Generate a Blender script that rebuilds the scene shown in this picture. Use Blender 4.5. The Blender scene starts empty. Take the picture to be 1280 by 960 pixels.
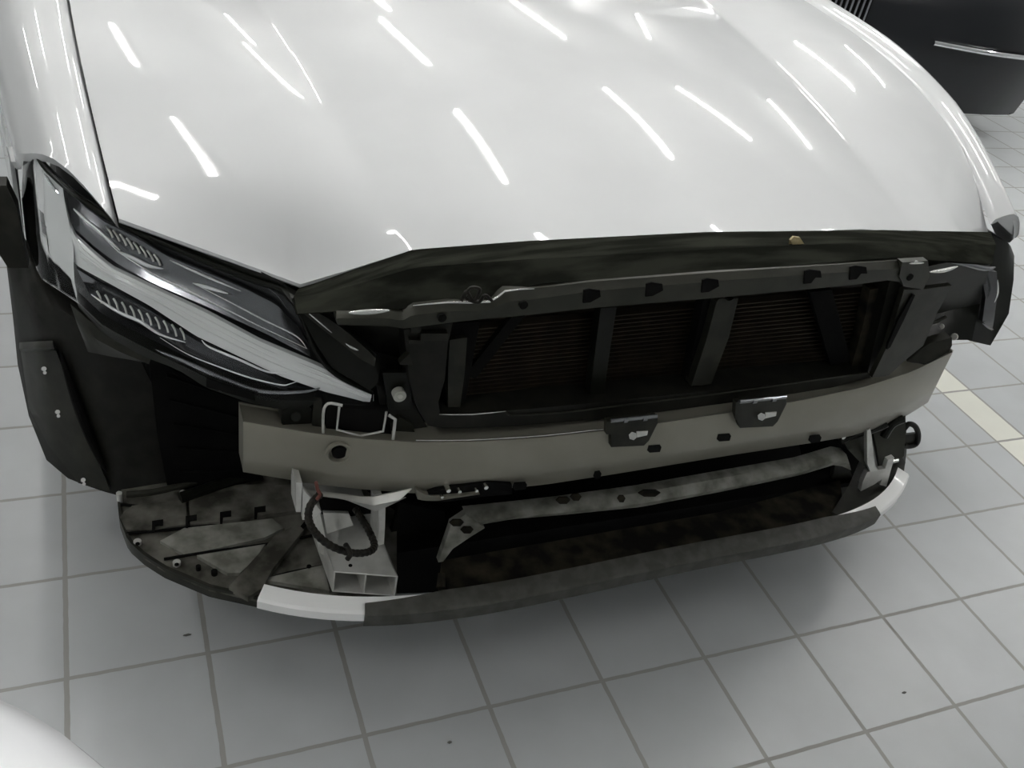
import bpy, bmesh, math, random
from mathutils import Vector, Matrix
random.seed(4)
# ------------------------------------------------------------------ camera
CAM = Vector((0.12034, -1.06755, 1.39163))
RIGHT = Vector((0.920304, -0.352271, 0.170134)); UP = Vector((0.081984, 0.598914, 0.796606)); FWD = Vector((0.382517, 0.719171, -0.580063))
FPX = 1176.299
sc = bpy.context.scene
cd = bpy.data.cameras.new('camera'); cam = bpy.data.objects.new('camera', cd); sc.collection.objects.link(cam)
cd.sensor_width = 36; cd.lens = 36 * FPX / 1280; cd.clip_start = 0.02
m3 = Matrix((RIGHT, UP, -FWD)).transposed()
cam.matrix_world = Matrix.Translation(CAM) @ m3.to_4x4()
sc.camera = cam
# ------------------------------------------------------------------ light and exposure
CEIL = 3.3
w = bpy.data.worlds.new('world'); sc.world = w; w.use_nodes = True
w.node_tree.nodes['Background'].inputs[0].default_value = (0.8, 0.85, 0.9, 1)
w.node_tree.nodes['Background'].inputs[1].default_value = 0.25
sc.view_settings.view_transform = 'Standard'; sc.view_settings.look = 'None'
sc.view_settings.gamma = 1; sc.view_settings.exposure = 0.38
sc.view_settings.use_curve_mapping = False
TUBE_STRENGTH = 60.0
# centre x, centre y, length, heading (degrees)
TUBES = [(-.10, 1.43, 1.05, 90), (-.10, 3.45, 1.05, 90), (-.10, 5.6, 1.1, 90), (1.43, .70, 1.1, 90), (1.42, 2.35, 1.0, 90), (1.54, 4.50, 1.3, 90), (1.72, 6.3, 1.6, 90),
         (3.08, 1.05, 1.1, 90), (3.08, 3.02, 1.25, 90), (3.48, 6.1, 1.55, 90), (4.5, 3.87, 1.05, 108), (4.6, 1.3, 1.1, 90), (6.7, 5.1, 1.8, 70), (6.1, 8.1, 2.6, 64),
         (-1.8, 1.4, 1.1, 90), (-1.8, 3.5, 1.1, 90), (-1.8, 6.0, 1.1, 90), (6.6, 1.6, 1.2, 90),
         (1.43, -3.6, 1.1, 90), (-1.8, -1.0, 1.1, 90), (4.6, -1.4, 1.1, 90)]  # this last row: unseen lamps added to brighten the floor in front
# ------------------------------------------------------------------ materials
def mat(name, col, rough=.5, metal=0., coat=0., noise=None, scale=20., spec=.5, bump=0., trans=0., emis=0., nstretch=(1, 1, 1), lo=.42, hi=.62, coat_rough=.03, alpha=1.):
    m = bpy.data.materials.new(name); m.use_nodes = True; nt = m.node_tree; b = nt.nodes['Principled BSDF']
    b.inputs['Base Color'].default_value = (*col, 1); b.inputs['Roughness'].default_value = rough
    b.inputs['Metallic'].default_value = metal; b.inputs['Coat Weight'].default_value = coat
    b.inputs['Coat Roughness'].default_value = coat_rough; b.inputs['Specular IOR Level'].default_value = spec
    b.inputs['Transmission Weight'].default_value = trans
    if emis: b.inputs['Emission Color'].default_value = (*col, 1); b.inputs['Emission Strength'].default_value = emis
    tc = nt.nodes.new('ShaderNodeNewGeometry'); mp = nt.nodes.new('ShaderNodeMapping'); mp.inputs['Scale'].default_value = nstretch
    nt.links.new(tc.outputs['Position'], mp.inputs[0])
    nz = nt.nodes.new('ShaderNodeTexNoise'); nz.inputs['Scale'].default_value = scale; nz.inputs['Detail'].default_value = 5
    nt.links.new(mp.outputs[0], nz.inputs['Vector'])
    if noise is not None:
        r = nt.nodes.new('ShaderNodeValToRGB'); r.color_ramp.elements[0].position = lo; r.color_ramp.elements[1].position = hi
        r.color_ramp.elements[0].color = (*col, 1); r.color_ramp.elements[1].color = (*noise, 1)
        nt.links.new(nz.outputs[0], r.inputs[0]); nt.links.new(r.outputs[0], b.inputs['Base Color'])
    if bump:
        bp = nt.nodes.new('ShaderNodeBump'); bp.inputs['Strength'].default_value = bump; bp.inputs['Distance'].default_value = .004
        nt.links.new(nz.outputs[0], bp.inputs['Height']); nt.links.new(bp.outputs[0], b.inputs['Normal'])
    return m
M = {}
M['paint'] = mat('silver_paint', (.575, .585, .59), .55, .30, 1., noise=(.595, .605, .61), scale=6, spec=.1)
M['gloss'] = mat('gloss_black_plastic', (.005, .0055, .004), .30, 0, 0., noise=(.008, .009, .0065), scale=12, spec=.16)
M['cover'] = mat('satin_black_plastic', (.010, .0105, .0085), .55, 0, 0., noise=(.024, .025, .020), scale=14, spec=.0, nstretch=(.5, 3, 3))
M['matte'] = mat('matte_black_plastic', (.007, .007, .0055), .5, noise=(.013, .013, .010), scale=30, spec=.18)
M['dark'] = mat('flat_black', (.0035, .0035, .0036), .8, noise=(.006, .006, .0055), scale=15, spec=.08)  # near-black shared by holes, slots, gaps and backing plates
M['olive'] = mat('dusty_dark_plastic', (.014, .0145, .011), .42, noise=(.025, .025, .019), scale=25, spec=.18)
M['graypl'] = mat('grey_coated_steel', (.026, .027, .021), .4, noise=(.036, .036, .028), scale=18, metal=.1, spec=.2)
M['dust'] = mat('dust_covered_plastic', (.035, .034, .027), .8, spec=.15, noise=(.16, .155, .135), scale=22, bump=.6, lo=.36, hi=.68)
M['dustlight'] = mat('light_dusty_plastic', (.12, .12, .10), .65, spec=.2, noise=(.30, .30, .27), scale=26, bump=.4, lo=.35, hi=.65)
M['dirt'] = mat('brown_dirt', (.006, .0055, .0045), .8, spec=.1, noise=(.04, .035, .023), scale=20, bump=.5, lo=.42, hi=.7, nstretch=(1, 1, 1))
M['beam'] = mat('beige_primed_steel', (.235, .225, .185), .36, .3, .1, noise=(.26, .25, .21), scale=9, spec=.3)
M['alu'] = mat('raw_aluminium', (.68, .68, .65), .42, .45, noise=(.56, .56, .53), scale=30)
M['steel'] = mat('shiny_steel', (.75, .75, .73), .22, 1.)
M['chrome'] = mat('chrome', (.85, .86, .88), .07, 1.)
M['smoke'] = mat('smoked_chrome', (.26, .265, .28), .2, .85)
M['glint'] = mat('whitened_glint_chrome', (.95, .95, .96), .38, .55)  # chrome trim whitened, so bright glints are put into its colour
M['bezel'] = mat('dark_bezel', (.035, .036, .04), .22, .3, .3)
M['white'] = mat('white_lamp_plastic', (.93, .94, .94), .25, 0, .4)
M['ribwhite'] = mat('ribbed_white_reflector', (.95, .95, .96), .3, .0, .3)
M['lipwhite'] = mat('white_lip_plastic', (.95, .95, .94), .4, 0, .2)
M['liprub'] = mat('grey_rubber_lip', (.045, .045, .038), .5, noise=(.07, .07, .062), scale=40, spec=.3)
M['hose'] = mat('ribbed_black_hose', (.008, .0075, .006), .5, spec=.2, noise=(.018, .016, .012), scale=60)
M['red'] = mat('faded_red_wire', (.13, .035, .025), .5)
M['rubber'] = mat('tyre_rubber', (.022, .022, .022), .65, noise=(.035, .035, .034), scale=30)
M['tape'] = mat('yellow_brown_sticker', (.42, .34, .17), .6, noise=(.55, .47, .28), scale=90)
M['boltw'] = mat('pale_plastic_cap', (.42, .42, .38), .5)
M['core'] = mat('radiator_brown', (.016, .0125, .009), .5, .2, noise=(.026, .020, .013), scale=25, spec=.2)
M['blackpaint'] = mat('black_car_paint', (.008, .009, .011), .3, 0, .35, coat_rough=.15, spec=.2)
M['panelwhite'] = mat('white_car_paint', (.86, .87, .89), .3, 0, .8)
M['wall'] = mat('wall_paint', (.72, .74, .74), .7)
M['ceil'] = mat('ceiling_paint', (.80, .81, .80), .8, noise=(.76, .77, .77), scale=1.2)
M['lamp_body'] = mat('lamp_housing', (.8, .8, .8), .5)
M['speck'] = mat('dark_speck', (.10, .10, .09), .8)
m = bpy.data.materials.new('tube_light'); m.use_nodes = True; nt = m.node_tree; nt.nodes.clear()
o_ = nt.nodes.new('ShaderNodeOutputMaterial'); e_ = nt.nodes.new('ShaderNodeEmission'); e_.inputs[0].default_value = (1, .985, .96, 1); e_.inputs[1].default_value = TUBE_STRENGTH
nt.links.new(e_.outputs[0], o_.inputs[0]); M['tube'] = m
# clear lens: clear polycarbonate (thin shell: straight-through plus a mirror-like coat)
m = bpy.data.materials.new('clear_lens'); m.use_nodes = True; nt = m.node_tree; nt.nodes.clear()
o_ = nt.nodes.new('ShaderNodeOutputMaterial'); mx = nt.nodes.new('ShaderNodeMixShader'); fr = nt.nodes.new('ShaderNodeLayerWeight'); fr.inputs[0].default_value = .12
t_ = nt.nodes.new('ShaderNodeBsdfTransparent'); t_.inputs[0].default_value = (.985, .99, .99, 1); g_ = nt.nodes.new('ShaderNodeBsdfGlossy'); g_.inputs['Roughness'].default_value = .03
nt.links.new(fr.outputs[0], mx.inputs[0]); nt.links.new(t_.outputs[0], mx.inputs[1]); nt.links.new(g_.outputs[0], mx.inputs[2]); nt.links.new(mx.outputs[0], o_.inputs[0]); M['lens'] = m
# tiled floor
TS = 0.22
m = bpy.data.materials.new('floor_tiles'); m.use_nodes = True; nt = m.node_tree; N = nt.nodes; b = N['Principled BSDF']; L = nt.links
def math_(op, a, b_=None, c=None):
    n = N.new('ShaderNodeMath'); n.operation = op
    for i, v in enumerate((a, b_, c)):
        if v is None: continue
        if isinstance(v, (int, float)): n.inputs[i].default_value = v
        else: L.new(v, n.inputs[i])
    return n.outputs[0]
geo = N.new('ShaderNodeNewGeometry'); sp = N.new('ShaderNodeSeparateXYZ'); L.new(geo.outputs['Position'], sp.inputs[0])
wob = N.new('ShaderNodeTexNoise'); wob.inputs['Scale'].default_value = 35; L.new(geo.outputs['Position'], wob.inputs['Vector'])
wv = math_('MULTIPLY', math_('SUBTRACT', wob.outputs[0], .5), .012)
u = math_('ADD', math_('DIVIDE', sp.outputs[0], TS), wv); v = math_('ADD', math_('DIVIDE', sp.outputs[1], TS), wv)
def line(c, wd):   # 1 on the joint
    f = math_('FRACT', c); d = math_('MINIMUM', f, math_('SUBTRACT', 1, f)); return math_('LESS_THAN', d, wd)
half = math_('LESS_THAN', math_('ABSOLUTE', math_('SUBTRACT', u, 10.5)), .016)
grout = math_('MAXIMUM', math_('MAXIMUM', line(u, .019), line(v, .016)), half)
strip = math_('MULTIPLY', math_('GREATER_THAN', u, 10.5), math_('LESS_THAN', u, 11.0))
cell = N.new('ShaderNodeCombineXYZ'); L.new(math_('FLOOR', u), cell.inputs[0]); L.new(math_('FLOOR', v), cell.inputs[1])
wn = N.new('ShaderNodeTexWhiteNoise'); wn.noise_dimensions = '2D'; L.new(cell.outputs[0], wn.inputs['Vector'])
st = N.new('ShaderNodeTexNoise'); st.inputs['Scale'].default_value = 7; st.inputs['Detail'].default_value = 6; L.new(geo.outputs['Position'], st.inputs['Vector'])
br = math_('ADD', math_('ADD', .90, math_('MULTIPLY', wn.outputs[0], .07)), math_('MULTIPLY', math_('SUBTRACT', st.outputs[0], .5), .22))
mixc = N.new('ShaderNodeMix'); mixc.data_type = 'RGBA'; mixc.inputs[6].default_value = (.51, .53, .54, 1); mixc.inputs[7].default_value = (.80, .80, .72, 1); L.new(strip, mixc.inputs[0])
mul = N.new('ShaderNodeVectorMath'); mul.operation = 'SCALE'; L.new(mixc.outputs[2], mul.inputs[0]); L.new(br, mul.inputs['Scale'])
gm = N.new('ShaderNodeMix'); gm.data_type = 'RGBA'; L.new(grout, gm.inputs[0]); L.new(mul.outputs[0], gm.inputs[6]); gm.inputs[7].default_value = (.33, .325, .305, 1)
L.new(gm.outputs[2], b.inputs['Base Color'])
L.new(math_('ADD', .28, math_('MULTIPLY', grout, .4)), b.inputs['Roughness']); b.inputs['Specular IOR Level'].default_value = .45
bp = N.new('ShaderNodeBump'); bp.inputs['Distance'].default_value = .002; bp.inputs['Strength'].default_value = .6; L.new(math_('SUBTRACT', 1, grout), bp.inputs['Height']); L.new(bp.outputs[0], b.inputs['Normal'])
M['floor'] = m
# ------------------------------------------------------------------ helpers
def A(px, py, x=None, y=None, z=None):
    "point where the sight line through a photo pixel meets the plane x=, y= or z="
    d = FWD + RIGHT * ((px - 640) / FPX) - UP * ((py - 480) / FPX)
    if x is not None: t = (x - CAM.x) / d.x
    elif y is not None: t = (y - CAM.y) / d.y
    else: t = (z - CAM.z) / d.z
    return CAM + d * t
def S(px, py, f):
    y = 0.
    for _ in range(60):
        P = A(px, py, y=y); y += .5 * (f(P.x, P.z) - y)
    return A(px, py, y=y)
def interp(tab, x):
    if x <= tab[0][0]: return tab[0][1]
    for (a, va), (b_, vb) in zip(tab, tab[1:]):
        if x <= b_: return va + (vb - va) * (x - a) / (b_ - a)
    return tab[-1][1]
def smooth_tab(tab, n=160, r=2):
    lo, hi = tab[0][0], tab[-1][0]; xs = [lo + (hi - lo) * i / n for i in range(n + 1)]; ys = [interp(tab, x) for x in xs]
    k = max(2, n // 14)
    for _ in range(r):
        z = []
        for i in range(n + 1):
            a, b_ = max(0, i - k), min(n, i + k); kk = min(i - a, b_ - i); z.append(sum(ys[i - kk:i + kk + 1]) / (2 * kk + 1))
        ys = z
    return list(zip(xs, ys))
def link(name, bm, m, parent=None, smooth=False, label=None, angle=None):
    bmesh.ops.recalc_face_normals(bm, faces=bm.faces)
    me = bpy.data.meshes.new(name); bm.to_mesh(me); bm.free()
    if isinstance(m, str): m = M[m]
    me.materials.append(m)
    o = bpy.data.objects.new(name, me); sc.collection.objects.link(o)
    if smooth:
        me.polygons.foreach_set('use_smooth', [True] * len(me.polygons))
        try: me.set_sharp_from_angle(angle=math.radians(angle or 35))
        except Exception: pass
    if parent is not None:
        o.parent = parent
        r = parent
        mw = Matrix.Identity(4)
        while r is not None:
            if r.type == 'EMPTY': mw = Matrix.Translation(r.location)
            r = r.parent
        if parent.type == 'EMPTY': o.matrix_parent_inverse = mw.inverted()
    if label: o['label'] = label
    return o
def tag(o, label, cat, group=None):
    o['label'] = label; o['category'] = cat
    if group: o['group'] = group
    return o
def empty(name, loc, label, cat, group=None):
    o = bpy.data.objects.new(name, None); sc.collection.objects.link(o); o.location = loc; o.empty_display_size = .1
    return tag(o, label, cat, group)
def struct(name, bm, m):
    o = link(name, bm, m); o['kind'] = 'structure'; return o
def bx(bm, c, s, rot=None):
    g = bmesh.ops.create_cube(bm, size=1)['verts']; mtx = Matrix.Translation(Vector(c)) @ (rot.to_4x4() if rot else Matrix.Identity(4)) @ Matrix.Diagonal((*s, 1))
    bmesh.ops.transform(bm, matrix=mtx, verts=g); return g
def frame_of(d):
    d = d.normalized(); up = Vector((0, 0, 1)) if abs(d.z) < .9 else Vector((1, 0, 0)); s = d.cross(up).normalized(); return s, s.cross(d).normalized()
def cyl(bm, p0, p1, r0, r1=None, n=16, cap=True):
    p0, p1 = Vector(p0), Vector(p1); r1 = r0 if r1 is None else r1; s, t = frame_of(p1 - p0); ra, rb = [], []
    for i in range(n):
        a = 2 * math.pi * i / n; v_ = s * math.cos(a) + t * math.sin(a); ra.append(bm.verts.new(p0 + v_ * r0)); rb.append(bm.verts.new(p1 + v_ * r1))
    for i in range(n): bm.faces.new((ra[i], ra[(i + 1) % n], rb[(i + 1) % n], rb[i]))
    if cap: bm.faces.new(ra[::-1]); bm.faces.new(rb)
def catmull(pts, k=6):
    P = [Vector(p) for p in pts]; out = []
    for i in range(len(P) - 1):
        a = P[max(i - 1, 0)]; b_ = P[i]; c = P[i + 1]; d = P[min(i + 2, len(P) - 1)]
        for j in range(k):
            t = j / k; out.append(.5 * ((2 * b_) + (c - a) * t + (2 * a - 5 * b_ + 4 * c - d) * t * t + (3 * b_ - a - 3 * c + d) * t ** 3))
    out.append(P[-1]); return out
def tube(bm, pts, r, n=10, k=6, ribs=0, taper=False):
    P = catmull(pts, k) if k > 1 else [Vector(p) for p in pts]; rings = []; s = None
    for i, p in enumerate(P):
        d = (P[min(i + 1, len(P) - 1)] - P[max(i - 1, 0)]).normalized()
        if s is None: s, t = frame_of(d)
        else: s = (s - d * s.dot(d)).normalized(); t = s.cross(d).normalized()
        rr = r * (1 + (.16 if (ribs and i % 2) else 0))
        if taper: f = i / (len(P) - 1); rr = r * max(.12, math.sin(math.pi * min(1, max(0, .08 + .84 * f))))
        rings.append([bm.verts.new(p + (s * math.cos(2 * math.pi * j / n) + t * math.sin(2 * math.pi * j / n)) * rr) for j in range(n)])
    for a, b_ in zip(rings, rings[1:]):
        for j in range(n): bm.faces.new((a[j], a[(j + 1) % n], b_[(j + 1) % n], b_[j]))
    bm.faces.new(rings[0][::-1]); bm.faces.new(rings[-1])
def resample(pl, n):
    P = [Vector(p) for p in pl]; ds = [0]
    for a, b_ in zip(P, P[1:]): ds.append(ds[-1] + (b_ - a).length)
    out = []
    for i in range(n):
        t = ds[-1] * i / (n - 1); j = 0
        while j < len(ds) - 2 and ds[j + 1] < t: j += 1
        f = (t - ds[j]) / max(ds[j + 1] - ds[j], 1e-9); out.append(P[j].lerp(P[j + 1], f))
    return out
def solid_grid(bm, G, off):
    "closed shell from a grid of points G[row][col], thickened along the vector off"
    off = Vector(off); F = [[bm.verts.new(p) for p in r] for r in G]; B = [[bm.verts.new(p + off) for p in r] for r in G]
    R, Cn = len(G), len(G[0])
    for i in range(R - 1):
        for j in range(Cn - 1):
            bm.faces.new((F[i][j], F[i][j + 1], F[i + 1][j + 1], F[i + 1][j])); bm.faces.new((B[i][j], B[i + 1][j], B[i + 1][j + 1], B[i][j + 1]))
    for j in range(Cn - 1):
        bm.faces.new((F[0][j], B[0][j], B[0][j + 1], F[0][j + 1])); bm.faces.new((F[-1][j], F[-1][j + 1], B[-1][j + 1], B[-1][j]))
    for i in range(R - 1):
        bm.faces.new((F[i][0], F[i + 1][0], B[i + 1][0], B[i][0])); bm.faces.new((F[i][-1], B[i][-1], B[i + 1][-1], F[i + 1][-1]))
def sheet(bm, rows, off=(0, .004, 0), nu=24, nv=3):
    "rows: list of (pixel polyline, surface function)"
    W = [(resample([(a, b_, 0) for a, b_ in pl], nu), f) for pl, f in rows]
    G = []
    for (a, fa), (b_, fb) in zip(W, W[1:]):
        for k in range(nv + (b_ is W[-1][0])):
            t = k / nv; G.append([S(*(p.lerp(q, t).xy), lambda x, z: (1 - t) * fa(x, z) + t * fb(x, z)) for p, q in zip(a, b_)])
    solid_grid(bm, G, off)
def poly(bm, pix, f, off=(0, .004, 0)):
    P = [S(a, b_, f) for a, b_ in pix]; off = Vector(off)
    F = [bm.verts.new(p) for p in P]; B = [bm.verts.new(p + off) for p in P]; n = len(P)
    bm.faces.new(F); bm.faces.new(B[::-1])
    for i in range(n): bm.faces.new((F[i], B[i], B[(i + 1) % n], F[(i + 1) % n]))
def zpoly(bm, pix, z, th=.004):
    P = [A(a, b_, z=z) for a, b_ in pix]; F = [bm.verts.new(p) for p in P]; B = [bm.verts.new(p - Vector((0, 0, th))) for p in P]; n = len(P)
    bm.faces.new(F); bm.faces.new(B[::-1])
    for i in range(n): bm.faces.new((F[i], B[i], B[(i + 1) % n], F[(i + 1) % n]))
def part(name, m, parent, fn, smooth=False, label=None, angle=None):
    bm = bmesh.new(); fn(bm)
    bmesh.ops.triangulate(bm, faces=[f for f in bm.faces if len(f.verts) > 4])
    return link(name, bm, m, parent, smooth, label, angle)
def bevel(o, wd=.002, seg=2):
    b_ = o.modifiers.new('bevel', 'BEVEL'); b_.width = wd; b_.segments = seg; b_.limit_method = 'ANGLE'; return o
XC = .96
def at(x): return abs(x - XC)
# ------------------------------------------------------------------ room
X0, X1, Y0, Y1 = -6, 10, -6, 12
bm = bmesh.new(); bx(bm, ((X0 + X1) / 2, (Y0 + Y1) / 2, -.05), (X1 - X0, Y1 - Y0, .1)); struct('floor', bm, 'floor')
bm = bmesh.new(); bx(bm, ((X0 + X1) / 2, (Y0 + Y1) / 2, CEIL + .05), (X1 - X0, Y1 - Y0, .1)); struct('ceiling', bm, 'ceil')
for nm, c, s in (('wall_left', (X0 - .05, 3, CEIL / 2), (.1, 18, CEIL)), ('wall_right', (X1 + .05, 3, CEIL / 2), (.1, 18, CEIL)),
                 ('wall_front', (2, Y0 - .05, CEIL / 2), (16, .1, CEIL)), ('wall_back', (2, Y1 + .05, CEIL / 2), (16, .1, CEIL))):
    bm = bmesh.new(); bx(bm, c, s); struct(nm, bm, 'wall')
for x, y, ln, hd in TUBES:
    root = empty('ceiling_lamp', (x, y, CEIL), 'white ceiling strip lamp holding one bright fluorescent tube', 'ceiling lamp', 'strip lamps on the workshop ceiling')
    root.rotation_euler = (0, 0, math.radians(hd))
    bm = bmesh.new(); bx(bm, (0, 0, -.025), (ln, .09, .05)); h = link('lamp_housing', bm, 'lamp_body'); h.parent = root
    bm = bmesh.new(); cyl(bm, (-ln / 2, 0, -.07), (ln / 2, 0, -.07), .02, n=12); h = link('fluorescent_tube', bm, 'tube'); h.parent = root
# ------------------------------------------------------------------ the silver car
car = empty('car', (XC, .9, 0), 'silver car with its front bumper removed and crossbeam exposed', 'car')
import numpy as np
def fit(pts, deg):
    p = np.polyfit([q[0] for q in pts], [q[1] for q in pts], deg); return lambda y: float(np.polyval(p, y))
ZC = fit([(-.02, .790), (.05, .815), (.1, .830), (.2, .851), (.3, .868), (.5, .890), (.75, .910), (1., .925), (1.2, .932)], 3)
ZR = fit([(0, .757), (.1, .782), (.2, .804), (.3, .821), (.4, .834), (.5, .845), (.6, .853), (.8, .865), (1., .875), (1.2, .882)], 3)
ZGf = fit([(.1, .695), (.165, .727), (.25, .768), (.4, .820), (.5, .846), (.7, .875), (1., .897), (1.2, .905)], 3)
def ZG(y): return ZGf(min(max(y, .12), 1.2)) + min(0, (y - .12)) * .62 + max(0, y - 1.2) * .02
AG = fit([(.165, .826), (.25, .838), (.4, .853), (.5, .859), (.6, .866), (.8, .873), (1., .876), (1.6, .88), (2., .88)], 3)
YFT = [(0, -.022), (.2, -.014), (.38, .008), (.461, .030), (.54, .038), (.605, .050), (.66, .078), (.74, .119), (.826, .165)]
HB = 1.18
def YF(a): return interp(YFT, a)
def acr(y): return .458 + .115 * y
# front edge of the hood, left to right
EDGE = [(p.x, p.z) for p in (A(px, py, y=y) for px, py, y in ((145, 272, .165), (255, 312, .112), (372, 357, .050), (440, 337, .037), (515, 313, .030), (580, 307, .016), (660, 302, .0), (780, 296, -.014),
        (880, 292, -.020), (1000, 289, -.016), (1080, 288, -.003), (1135, 287, .030), (1190, 288, .055), (1240, 292, .165)))]
def hood_base(a, y):
    zc, zr, zg = ZC(y), ZR(y), ZG(y); ac, ag = acr(y), AG(y)
    if a <= ac: t = a / ac; return zc + (zr - zc) * t ** 2.0
    t = (a - ac) / (ag - ac); return zr + (zg - zr) * t + .015 * math.sin(math.pi * t)
def hood_z(x, y, yf):
    a = abs(x - XC); d = interp(EDGE, x0_of(x, a)) - hood_base(a, yf)
    return hood_base(a, y) + d * math.exp(-max(0, y - yf) / .10)
def x0_of(x, a): return x
def hood(bm):
    nu, nv = 64, 60; G = []; K = .56
    for j in range(nv + 1):
        v_ = (j / nv) ** 1.7; row = []
        for side in (-1, 1):
            seq = []
            for i in range(nu + 1):
                t = i / nu
                a0 = (t / K) * .461 if t <= K else .461 + (t - K) / (1 - K) * (.823 - .461)
                yf = YF(a0); yy = yf + (HB - yf) * v_
                ag = AG(yy) - .003; ac = acr(yy)
                a = (t / K) * ac if t <= K else ac + (t - K) / (1 - K) * (ag - ac)
                ze = interp(EDGE, XC + side * a0); d = ze - hood_base(a0, yf)
                z = hood_base(a, yy) + d * math.exp(-((yy - yf) / .10) ** 1.5)
                if j == 0: z -= .004
                seq.append(Vector((XC + side * a, yy, z)))
            row.append(seq)
        G.append(row[0][::-1] + row[1][1:])
    solid_grid(bm, G, (0, .003, -.003))
hood_o = part('hood', 'paint', car, hood, smooth=True, angle=40)
# fenders
def fender(side):
    def fn(bm):
        cs = [0, .15, .3, .45, .6, .72, .82, .9, 1.0, 1.12, 1.3, 1.6]
        ys = []; G = []
        for j in range(41):
            v_ = j / 40; row = []
            for t in cs:
                tt = min(t, 1)
                if side < 0: yf = .166 + .155 * tt + (.05 if t > 1 else 0)
                else: yf = .168 + .0 * tt + .10 * max(0, t - .9)
                y = yf + (2.0 - yf) * v_ ** 1.3
                ag = AG(y) + .003; zg = ZG(y)
                k = max(0, 1 - (y - .165) / .3); zg += (.010 if side < 0 else -.018) * k
                W = .930 + .075 * max(0, min(1, (y - .2) / .55)); wide = W - ag
                if t <= 1:
                    a = ag + wide * t; z = zg + .012 * math.sin(math.pi * min(1, t * 1.1)) - (.055 if side > 0 else .034) * max(0, (t - .45) / .55) ** 2
                else:
                    a = W + .012 * (t - 1); z = zg - .055 - (t - 1) * .33
                    if side > 0 and y < .3: z = max(z, zg - .055 - (t - 1) * .1)
                zarch = .33 + math.sqrt(max(0, .42 ** 2 - (y - .78) ** 2)) if abs(y - .78) < .42 else (.18 if y > 1.2 else 0)
                if y < .42: zarch = max(zarch, zg - .085)
                if t > 1: z = max(z, min(zarch, zg - .056)) if t < 1.6 else min(zg - .056, max(z, zarch))
                row.append(Vector((XC + side * a, y, z)))
            G.append(row)
        solid_grid(bm, G, (-side * .006, 0, -.012))
        if side > 0: bm.faces.new([bm.verts.new(p + Vector((0, -.0025, 0))) for p in G[0][:9]])
    return fn
fl = part('fender', 'paint', car, fender(-1), smooth=True, angle=50)
fr_ = part('fender', 'paint', car, fender(1), smooth=True, angle=50)
# ---------- surfaces in plan: y as a function of x
def f_beam(x, z): return -.135 + .29 * at(x) ** 2
def f_bar(x, z): return -.130 + .20 * at(x) ** 2
def f_shut(x, z): return -.105 + .20 * at(x) ** 2
def f_slat(x, z): return -.030
def f_core(x, z): return .02
HLT = [(-.05, .50), (.0, .40), (.03, .28), (.08, .205), (.134, .165), (.2, .125), (.27, .085), (.34, .052), (.42, .035), (.50, .022), (.6, .01)]
def f_hl(x, z): return interp(HLT, x if x < XC else 2 * XC - x) + .40 * (z - .70)
def off(f, d):
    if f is f_hl: return lambda x, z: f(x, z) + d * (1 + .8 * max(0, min(1, (.16 - x) / .12)))
    return lambda x, z: f(x, z) + d
# under-hood cover between the hood edge and the grille carrier
def f_edge(x, z): return YF(min(at(x), .826)) - .001
part('front_cover', 'cover', car, lambda bm: sheet(bm, [
    ([(374, 360), (392, 354), (440, 337), (515, 312), (660, 301), (880, 290), (1080, 287), (1238, 290)], off(f_edge, .004)),
    ([(368, 372), (392, 370), (450, 354), (520, 334), (660, 324), (880, 312), (1080, 303), (1245, 306)], lambda x, z: .35 * f_edge(x, z) + .65 * f_bar(x, z) - .005),
    ([(372, 392), (421, 389), (500, 386), (610, 375), (671, 355), (880, 340), (1120, 322), (1240, 330)], f_bar)], off=(0, .01, -.008), nu=60, nv=5), smooth=True)
# grille carrier bar with its tabs
bar = part('carrier_bar', 'graypl', car, lambda bm: sheet(bm, [
    ([(421, 391), (487, 389), (502, 392), (515, 383), (560, 378), (612, 377), (630, 364), (668, 360), (740, 352), (900, 340), (1100, 327), (1129, 325), (1160, 333)], off(f_bar, -.004)),
    ([(421, 398), (487, 398), (503, 401), (515, 394), (560, 389), (612, 388), (630, 378), (668, 374), (740, 364), (900, 351), (1100, 337), (1129, 336), (1160, 348)], off(f_bar, -.012)),
    ([(422, 406), (487, 408), (505, 411), (520, 409), (566, 403), (612, 398), (640, 396), (668, 393), (742, 385), (900, 372), (1069, 356), (1112, 350), (1150, 358)], off(f_bar, -.010))], off=(0, .02, 0), nu=90, nv=2), smooth=True, angle=30)
for (x, y) in ((742, 369), (820, 361), (890, 356), (1018, 345), (1075, 340)):
    part('clip_slot', 'dark', car, lambda bm: poly(bm, [(x - 12, y - 6), (x - 5, y - 8), (x + 8, y - 6), (x + 9, y + 2), (x - 3, y + 2), (x - 4, y + 9), (x - 13, y + 10)], off(f_bar, -.0135), (0, .002, 0)))
def ring(bm, px, py, f, r, depth, n=14, rin=0):
    P = S(px, py, f)
    cyl(bm, P + Vector((0, depth, 0)), P, r, n=n)
for (x, y) in ((655, 382), (553, 398), (1138, 347)):
    part('bolt_hole', 'dark', car, lambda bm: ring(bm, x, y, off(f_bar, -.016), .006, .006))
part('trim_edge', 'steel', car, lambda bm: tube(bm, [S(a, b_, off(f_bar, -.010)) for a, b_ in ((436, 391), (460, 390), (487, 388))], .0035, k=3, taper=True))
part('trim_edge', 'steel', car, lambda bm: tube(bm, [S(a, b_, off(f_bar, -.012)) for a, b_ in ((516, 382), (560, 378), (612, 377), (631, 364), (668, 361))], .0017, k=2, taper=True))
part('trim_edge', 'steel', car, lambda bm: tube(bm, [S(a, b_, off(f_bar, -.012)) for a, b_ in ((1132, 329), (1145, 328), (1158, 328))], .003, k=3, taper=True))
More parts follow.
